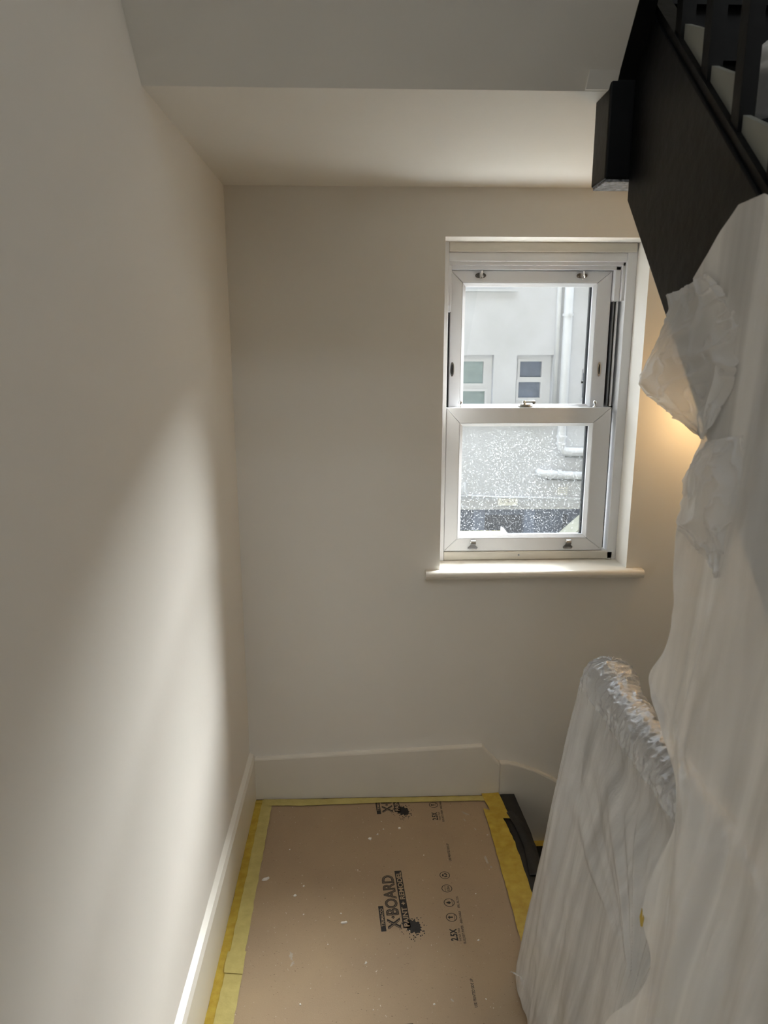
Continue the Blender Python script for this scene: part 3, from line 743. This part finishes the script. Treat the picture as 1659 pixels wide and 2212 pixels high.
# ------------------------------------------------------------------ plastic dust sheets
def lattice(seed, nu, nv):
    return np.random.RandomState(seed).rand(nv + 3, nu + 3)
def vnoise(u, v, fu, fv, seed):
    """smooth value noise on arrays"""
    L = lattice(seed, int(fu) + 2, int(fv) + 2)
    x, y = np.clip(u, 0, 1) * fu, np.clip(v, 0, 1) * fv
    i, j = np.floor(x).astype(int), np.floor(y).astype(int)
    a, b = x - i, y - j; a = a * a * (3 - 2 * a); b = b * b * (3 - 2 * b)
    return (L[j, i] * (1 - a) + L[j, i + 1] * a) * (1 - b) + (L[j + 1, i] * (1 - a) + L[j + 1, i + 1] * a) * b
def ridge(n): return 1 - np.abs(2 * n - 1)
def grid_obj(name, X, Y, Z, m, parent):
    nv, nu = X.shape
    co = np.stack([X, Y, Z], -1).reshape(-1, 3)
    idx = np.arange(nv * nu).reshape(nv, nu)
    f = np.stack([idx[:-1, :-1], idx[:-1, 1:], idx[1:, 1:], idx[1:, :-1]], -1).reshape(-1, 4)
    me = bpy.data.meshes.new(name); me.from_pydata(co.tolist(), [], f.tolist()); me.update()
    me.materials.append(M[m])
    me.polygons.foreach_set('use_smooth', np.ones(len(f), bool))
    o = bpy.data.objects.new(name, me); COL.objects.link(o); o.parent = parent
    return o
def spline(P, t):
    """Catmull-Rom through the points, t in 0..1 by index"""
    P = np.array(P, float); n = len(P) - 1
    s = np.clip(t, 0, 1) * n; i = np.minimum(np.floor(s).astype(int), n - 1); f = (s - i)[:, None]
    g = lambda k: P[np.clip(k, 0, n)]
    a, b, c, d = g(i - 1), g(i), g(i + 1), g(i + 2)
    return .5 * ((2 * b) + (c - a) * f + (2 * a - 5 * b + 4 * c - d) * f ** 2 + (3 * b - a - 3 * c + d) * f ** 3)
def arc_param(P):
    P = np.array(P); d = np.r_[0, np.cumsum(np.linalg.norm(np.diff(P, axis=0), axis=1))]; return d / d[-1]
def edge_curve(P, n):
    a = arc_param(P); t = np.interp(np.linspace(0, 1, n), a, np.linspace(0, 1, len(P))); return spline(P, t)

# big sheet hung from the stair string
sheetA = empty('plastic_dust_sheet', (0, 0, 0)); tag(sheetA, 'large milky plastic dust sheet hanging from the black stair string', 'dust sheet', 'plastic dust sheets over the stairs')
EL = [(0.508,1.112,1.679),(0.505,1.048,1.610),(0.500,0.984,1.546),(0.500,0.992,1.494),(0.500,1.006,1.447),(0.500,1.041,1.418),(0.495,1.054,1.384),(0.490,1.039,1.351),(0.488,1.041,1.315),(0.485,1.014,1.271),(0.480,1.000,1.210),(0.475,1.013,1.175),(0.472,1.036,1.111),(0.470,1.061,1.060),(0.468,1.029,1.043),(0.463,0.970,1.019),(0.460,0.935,0.978),(0.456,0.921,0.941),(0.450,0.920,0.863),(0.444,0.924,0.754),(0.440,0.924,0.695),(0.430,0.908,0.643),(0.420,0.931,0.548),(0.410,0.971,0.455),(0.405,1.025,0.303),(0.400,1.067,0.164),(0.395,1.103,0.012)]
nu, nv = 300, 330
L_ = edge_curve(EL, nv)
U, V = np.meshgrid(np.linspace(0, 1, nu), np.linspace(0, 1, nv))
yR = .22
zl = L_[:, 2][:, None]; zr = np.linspace(1.30, .012, nv)[:, None]
Y = L_[:, 1][:, None] * (1 - U) + yR * U
Z = zl * (1 - U) + zr * U
# the top edge rises over the string before it follows it down
top = np.interp(Y[0], [.22, .5, .8, .892, .935, 1.0, 1.044, 1.085, 1.112], [1.13, 1.37, 1.66, 1.744, 1.764, 1.763, 1.736, 1.704, 1.679])
Z += (top - Z[0])[None, :] * np.clip(1 - V * 1.6, 0, 1) ** 1.5
Xp = np.interp(Z, [0, .3, .6, .9, 1.2, 1.5, 1.8], [.385, .402, .428, .455, .478, .497, .508])
fold = np.zeros_like(Y)
w1 = vnoise(U, V, 3, 5, 1) * 1.2
ph = (Y * 1.0 + (Z - 1.2) * .05)
amp = np.interp(Z, [0, .6, 1.2, 1.55, 1.8], [.016, .013, .009, .005, .001])
fold += amp * (np.sin(2 * math.pi * (ph * 6 + w1)) * .7 + np.sin(2 * math.pi * (ph * 2.3 + w1 * .7 + .3)) * 1.2)
fold += amp * .28 * np.sin(2 * math.pi * (ph * 17 + vnoise(U, V, 4, 5, 2) * 2.2)) * vnoise(U, V, 5, 4, 9)
fold += .003 * (vnoise(U, V, 10, 12, 3) - .5) + .0018 * (ridge(vnoise(U, V, 30, 30, 4)) - .5) * np.clip(1 - U * 2.5, .25, 1)
fold *= np.clip(.35 + U * 6, 0, 1)
Xs = np.minimum(Xp + fold, .5135)
# edge curls
Xs += .012 * np.exp(-U * 60) * np.sin(V * 40)
Xs = np.minimum(Xs, .5145)
grid_obj('hanging_sheet', Xs, Y, Z, 'film', sheetA)

def patch(name, Lp, Rp, m, parent, seed, nu=110, nv=150, bulge=.012, wr=.006):
    a, b = edge_curve(Lp, nv), edge_curve(Rp, nv)
    U, V = np.meshgrid(np.linspace(0, 1, nu), np.linspace(0, 1, nv))
    P = a[:, None, :] * (1 - U[..., None]) + b[:, None, :] * U[..., None]
    n1 = ridge(vnoise(U, V, 5, 6, seed)) ** 2; n2 = ridge(vnoise(U, V, 9, 12, seed + 1)) ** 3; n3 = vnoise(U, V, 3, 3, seed + 2)
    d = bulge * np.sin(math.pi * U) * np.sin(math.pi * np.clip(V, 0, 1)) + wr * .9 * (n1 ** 3 - .2) + wr * .7 * (n2 ** 2 - .2) + .012 * (n3 - .5)
    P[..., 0] -= d
    P[..., 0] = np.minimum(P[..., 0], .516)
    # slightly ragged free edge
    P[..., 1] += .004 * (vnoise(U, V, 2, 40, seed + 3) - .5) * (1 - U)
    return grid_obj(name, P[..., 0], P[..., 1], P[..., 2], m, parent)
F1L = [(0.505,1.202,1.662),(0.502,1.178,1.630),(0.500,1.215,1.586),(0.498,1.261,1.539),(0.495,1.258,1.521),(0.494,1.234,1.500),(0.492,1.132,1.474),(0.490,1.058,1.458),(0.490,1.021,1.448)]
F1R = [(0.505,1.049,1.681),(0.500,0.962,1.619),(0.496,0.938,1.571),(0.494,0.943,1.529),(0.492,0.956,1.503),(0.490,0.964,1.484),(0.490,0.973,1.467),(0.490,0.982,1.456),(0.490,0.988,1.449)]
F2L = [(0.485,0.977,1.449),(0.485,1.009,1.423),(0.482,1.026,1.389),(0.480,1.018,1.356),(0.478,1.020,1.320),(0.477,0.982,1.305),(0.476,0.934,1.291),(0.475,0.893,1.277)]
F2R = [(0.485,0.890,1.467),(0.483,0.873,1.433),(0.481,0.868,1.399),(0.480,0.869,1.368),(0.478,0.872,1.337),(0.477,0.876,1.311),(0.476,0.879,1.288),(0.475,0.883,1.277)]
patch('upper_flap', F1L, F1R, 'flap', sheetA, 11)
patch('folded_corner', F2L, F2R, 'flap', sheetA, 31)

# sheet draped over the guard rail: down the landing side, round the newel, down the stair side
sheetB = empty('plastic_dust_sheet', (0, 0, 0)); tag(sheetB, 'milky plastic dust sheet draped over the landing guard rail', 'dust sheet', 'plastic dust sheets over the stairs')
ns, nt_ = 760, 260
cx, cyN = .553, 1.447
l1, l2, l3 = 1.05, .42, .7      # lengths of the three runs in parameter space
s = np.linspace(0, l1 + l2 + l3, ns)
ctrY = np.where(s < l1, cyN - l1 + s, np.where(s < l1 + l2, cyN, cyN - (s - l1 - l2)))
phi = np.where(s < l1, 0, np.where(s < l1 + l2, (s - l1) / l2 * math.pi, math.pi))     # 0 = landing side, pi/2 = window side, pi = stair side
nx, ny = -np.cos(phi), np.sin(phi)
t = np.linspace(0, 1, nt_)
SS, T = np.meshgrid(s / s[-1], t)
ta = .15                                     # share of the profile that wraps the rail
a = np.clip(T / ta, 0, 1) * math.pi * .5
dn = np.clip((T - ta) / (1 - ta), 0, 1)
topz = .878 + .022 * np.exp(-((ctrY - cyN) / .05) ** 2) * (1)
rr_ = .046
flare = np.interp(s, [0, .6, 1.0, 1.05, 1.20, 1.30, 1.47, 2.2], [.135, .13, .118, .112, .10, .09, .06, .06])
near0 = np.clip((l1 - .05 - s) / .2, 0, 1)
r0 = (rr_ + .012 * np.exp(-((ctrY - cyN) / .06) ** 2))[None, :] * np.sin(a) + (flare[None, :]) * (dn ** .85)
r0 = r0 - .009 * np.exp(-((dn - .07) / .05) ** 2) * (dn > 0) * near0[None, :]
zz = topz[None, :] - rr_ * (1 - np.cos(a)) - (topz[None, :] - rr_ - .018) * dn
# folds: fans that run from the rail to the gathered point on the landing side
gy, gz = .955, .70
fy = ctrY[None, :] + 0 * T
angf = np.arctan2(fy - gy, np.maximum(zz - gz + .18, .03))
fan = np.maximum(np.sin(angf * 15 + 1.5 * vnoise(SS, T, 4, 2, 51)), -.2) * .9 + .3 * np.sin(angf * 37 + 2 * vnoise(SS, T, 6, 3, 52))
near = (phi[None, :] < .01) * np.clip((l1 - s[None, :]) / .18, 0, 1)
down = np.sin(2 * math.pi * (SS * 11 + 1.2 * vnoise(SS, T, 5, 2, 53))) * .9 + np.sin(2 * math.pi * (SS * 47 + 1.2 * vnoise(SS, T, 6, 2, 54))) * .16
fal = np.clip((zz - gz + .25) / .25, 0, 1)
foldB = (.012 * (fan + .35) * fal * near + .005 * (down + .8) * (1 - .7 * fal * near)) * np.clip(dn * 8, 0, 1) * np.clip(.3 + dn * 1.6, 0, 1)
# crinkles where the film is pulled round the rail
crk = ridge(vnoise((SS * 1.0 + T * .055 + .004 * vnoise(SS, T, 40, 20, 58)) % 1.0, T, 260, 22, 55)) ** 3 - .25
crk2 = ridge(vnoise((SS + T * .09) % 1.0, T, 120, 16, 56)) ** 3 - .25
wrapm = np.clip(1 - dn * 14, 0, 1) * np.clip(T * 40, 0, 1)
disp = wrapm * (.0034 * crk + .0048 * crk2)
rB = r0 + foldB + disp * np.sin(a) + .003 * (vnoise(SS, T, 60, 30, 57) - .5) * dn
# pull towards the gathered point
X = cx + nx[None, :] * rB
Yb = fy + ny[None, :] * rB
pull = np.exp(-(((fy - gy) / .05) ** 2 + ((zz - gz) / .10) ** 2)) * (phi[None, :] < .01)
X += .020 * pull
X = np.where((phi[None, :] < .01) & (dn > 0) & (dn < .98), np.minimum(X, .517), X)
rs = grid_obj('rail_sheet', X, Yb, zz + disp * np.cos(a), 'railfilm', sheetB)
rs.data.materials.append(M['crinkle'])
mi = np.zeros((nt_ - 1, ns - 1), np.int32); mi[:int((ta + .015) * nt_), :] = 1
rs.data.polygons.foreach_set('material_index', mi.ravel())
# tape scrap holding the gather
MB().prism([(.921, .712), (.931, .722), (.936, .702), (.930, .690), (.924, .694)], 'x', .4335, .4341).build('gather_tape', 'tape', sheetB)
# crumpled film at the foot of the sheet
EC = [(.36, 1.47, .055), (.375, 1.44, .07), (.39, 1.40, .05), (.40, 1.36, .04)]
patch('crumpled_hem', EC, [(.43, 1.47, .03), (.44, 1.43, .04), (.44, 1.40, .03), (.44, 1.36, .03)], 'flap', sheetB, 81, 50, 50, .0, .01)

# crumpled film on the steps behind the balusters
lump = empty('plastic_bundle', (.64, 1.19, 1.98)); tag(lump, 'pale plastic film bunched on the steps behind the balusters', 'plastic film')
bm = bmesh.new(); bmesh.ops.create_icosphere(bm, subdivisions=4, radius=1)
q = np.random.RandomState(5).rand(12, 4)
for v in bm.verts:
    c = v.co; d = 1 + sum(.07 * math.sin((3 + 5 * k[0]) * c.x + (3 + 5 * k[1]) * c.y + (3 + 5 * k[2]) * c.z + 6 * k[3]) for k in q)
    v.co = Vector((c.x * .055 * d, c.y * .07 * d, c.z * .045 * d))
mb = MB(); mb.bm.free(); mb.bm = bm; mb.build('film_bunch', 'film', lump, True)

# ------------------------------------------------------------------ outside: the white building across the yard
F = 8.5
bld = empty('building', (0, 0, 0)); tag(bld, 'white rendered building across the yard seen through the sash window', 'building')
HOL = [(.72, 1.57, .86, 1.539), (1.845, 2.28, .86, 1.539), (2.627, 3.2, 1.0, 1.373)]
MB().walled([-9, 12], [-.295, 3.75], HOL, 'y', F, F + .35).build('rendered_wall', 'render', bld)
box('parapet_coping', 'bandgrey', bld, -9, 12, F - .05, F + .4, 3.75, 3.85)
box('ledge', 'render', bld, -3, 1.82, F - .035, F, 2.255, 2.285)
box('plinth_band', 'bandgrey', bld, -9, 12, F - .02, F + .35, -.32, -.296)
def farwin(x0, x1, z0, z1, panes, pm, offs=.10):
    f = empty('window', parent=bld)
    y = F + offs
    xs0, xs1 = x0 + .0, x1
    MB().walled([xs0, xs1], [z0, z1], panes, 'y', y, y + .06).build('window_frame', 'farframe', f)
    for h in panes: box('pane', pm, f, h[0], h[1], y + .035, y + .04, h[2], h[3])
    # casement rims
    for h in panes:
        MB().walled([h[0] - .03, h[1] + .03], [h[2] - .03, h[3] + .03], [h], 'y', y - .018, y).build('casement', 'farframe', f)
farwin(.72, 1.57, .86, 1.539, [(.85, 1.465, 1.206, 1.464), (.85, 1.49, .90, 1.114)], 'pane1')
farwin(1.845, 2.28, .86, 1.539, [(1.905, 2.165, 1.281, 1.464), (1.895, 2.160, 1.036, 1.222)], 'pane2')
farwin(2.627, 3.2, 1.0, 1.373, [(2.67, 3.1, 1.03, 1.20), (2.67, 3.1, 1.235, 1.33)], 'pane2')
for a in ((.70, 1.59), (1.825, 2.30)): box('window_sill', 'farframe', bld, a[0], a[1], F - .05, F + .1, .82, .86)
def bend(a, c, b, n=7):
    a, b, c = Vector(a), Vector(b), Vector(c)
    return [(1 - t) ** 2 * a + 2 * t * (1 - t) * c + t * t * b for t in [k / n for k in range(n + 1)]]
yp = F - .07
MB().tube([(2.405, yp, 3.7), (2.405, yp, 1.2), (2.405, yp, .62)] + [tuple(p) for p in bend((2.405, yp, .50), (2.405, yp, .40), (2.50, yp, .40))] + [(3.6, yp, .375)], .052, 14).build('soil_pipe', 'pipe', bld, True)
MB().tube([(2.30, F - .03, 3.7), (2.31, F - .03, .9)], .03, 10).build('downpipe', 'pipe', bld, True)
for z in (1.993, .58, .50): MB().lathe([(.062, -.014), (.062, .014)], (2.405, yp, z), 'z', 14).build('pipe_collar', 'pipe', bld)
MB().tube([tuple(p) for p in bend((2.17, F, .14), (2.17, F - .07, .135), (2.26, F - .07, .125))] + [(3.6, yp, .07)], .05, 14).build('waste_pipe', 'pipe', bld, True)
for x in (2.29, 2.40): MB().lathe([(.058, -.02), (.058, .02)], (x, yp, .123), 'x', 14).build('pipe_collar', 'pipe', bld)
for x0, z in ((2.47, .345), (2.26, .068)): MB().tube([(x0, yp + .02, z), (x0 + .8, yp + .02, z - .03)], .018, 8).build('pipe_underside_strip', 'mottled', bld)  # mottled grey strips along the undersides of both pipes
vt = box('air_vent', 'plate', bld, 2.416, 2.53, F - .02, F, -.14, -.052)
for k in range(3): box('vent_slat', 'pipe', vt, 2.424, 2.522, F - .028, F - .018, -.13 + k * .026, -.115 + k * .026)
MB().tube([(1.262, F - .03, .02), (1.262, F - .03, -.10), (1.29, F - .03, -.145), (1.7, F - .03, -.165), (2.75, F - .03, -.19), (4, F - .03, -.2)], .016, 8).build('conduit', 'pipe', bld, True)
MB().tube([(-2, F - .03, -.13), (1.29, F - .03, -.15)], .014, 8).build('conduit', 'pipe', bld, True)
pt = box('fixing_plate', 'plate', bld, 1.681, 1.92, F - .025, F, -.271, -.176)
for k in range(3): MB().prism([(1.725 + k * .068, -.21), (1.738 + k * .068, -.232), (1.751 + k * .068, -.21), (1.745 + k * .068, -.21), (1.738 + k * .068, -.223), (1.731 + k * .068, -.21)], 'y', F - .029, F - .024).build('fixing_bolt', 'mottled', pt)
box('alarm_box', 'plate', bld, 2.66, 2.74, F - .04, F, 2.24, 2.36)
# dark boarded ground floor
box('garage_back', 'darkdoor', bld, -9, 12, F + .25, F + .35, -2.6, -.32)
for x0, x1 in ((-.6, 1.08), (1.14, 1.40), (2.18, 2.55), (2.62, 4.2)): box('garage_panel', 'bluedoor', bld, x0, x1, F + .18, F + .25, -2.6, -.42)
for x0, x1 in ((1.40, 1.54), (2.04, 2.17), (-.9, -.7)): box('garage_post', 'bluepost', bld, x0, x1, F + .1, F + .25, -2.6, -.34)
box('garage_lintel', 'bluedoor', bld, -9, 12, F + .12, F + .25, -.42, -.32)
struct(box('ground', 'yard', None, -25, 28, 2.62, 30, -2.7, -2.6), 'concrete yard below the window')
struct(MB().box(-3.5, 5.0, 2.60, 4.9, -.15, 0).build('roof_bounce', 'bounceroof'), 'unseen pale roof below the window outside, added to bounce light indoors')  # unseen reflector roof, added to throw light up through the window
# low timber screen and sloping roof in the yard
sc_ = empty('timber_screen', (0, 5, -2.6)); tag(sc_, 'pale timber screen top edge in the yard below the window', 'screen')
box('top_rail', 'timber', sc_, -.6, 1.06, -.04, .04, 2.855, 2.885)
for k in range(11): box('board', 'timber', sc_, -.6 + k * .15, -.6 + k * .15 + .145, -.012, .012, 0, 2.855)
MB().prism([(1.02, 2.845), (1.06, 2.845), (1.045, 2.905), (1.025, 2.915)], 'y', -.05, .05).build('end_bracket', 'farframe', sc_)
lt = empty('lean_to', (0, 0, 0)); tag(lt, 'pale sloping canopy against the dark garage boarding across the yard', 'canopy')
MB().prism([(2.36, -.66), (2.72, -.33), (3.4, -.33), (3.4, -.38), (2.76, -.38), (2.42, -.70)], 'y', 8.05, 8.4).build('canopy_sheet', 'roofsheet', lt)
MB().box(2.78, 3.35, 8.1, 8.38, -2.6, -.381).build('canopy_wall', 'bandgrey', lt)
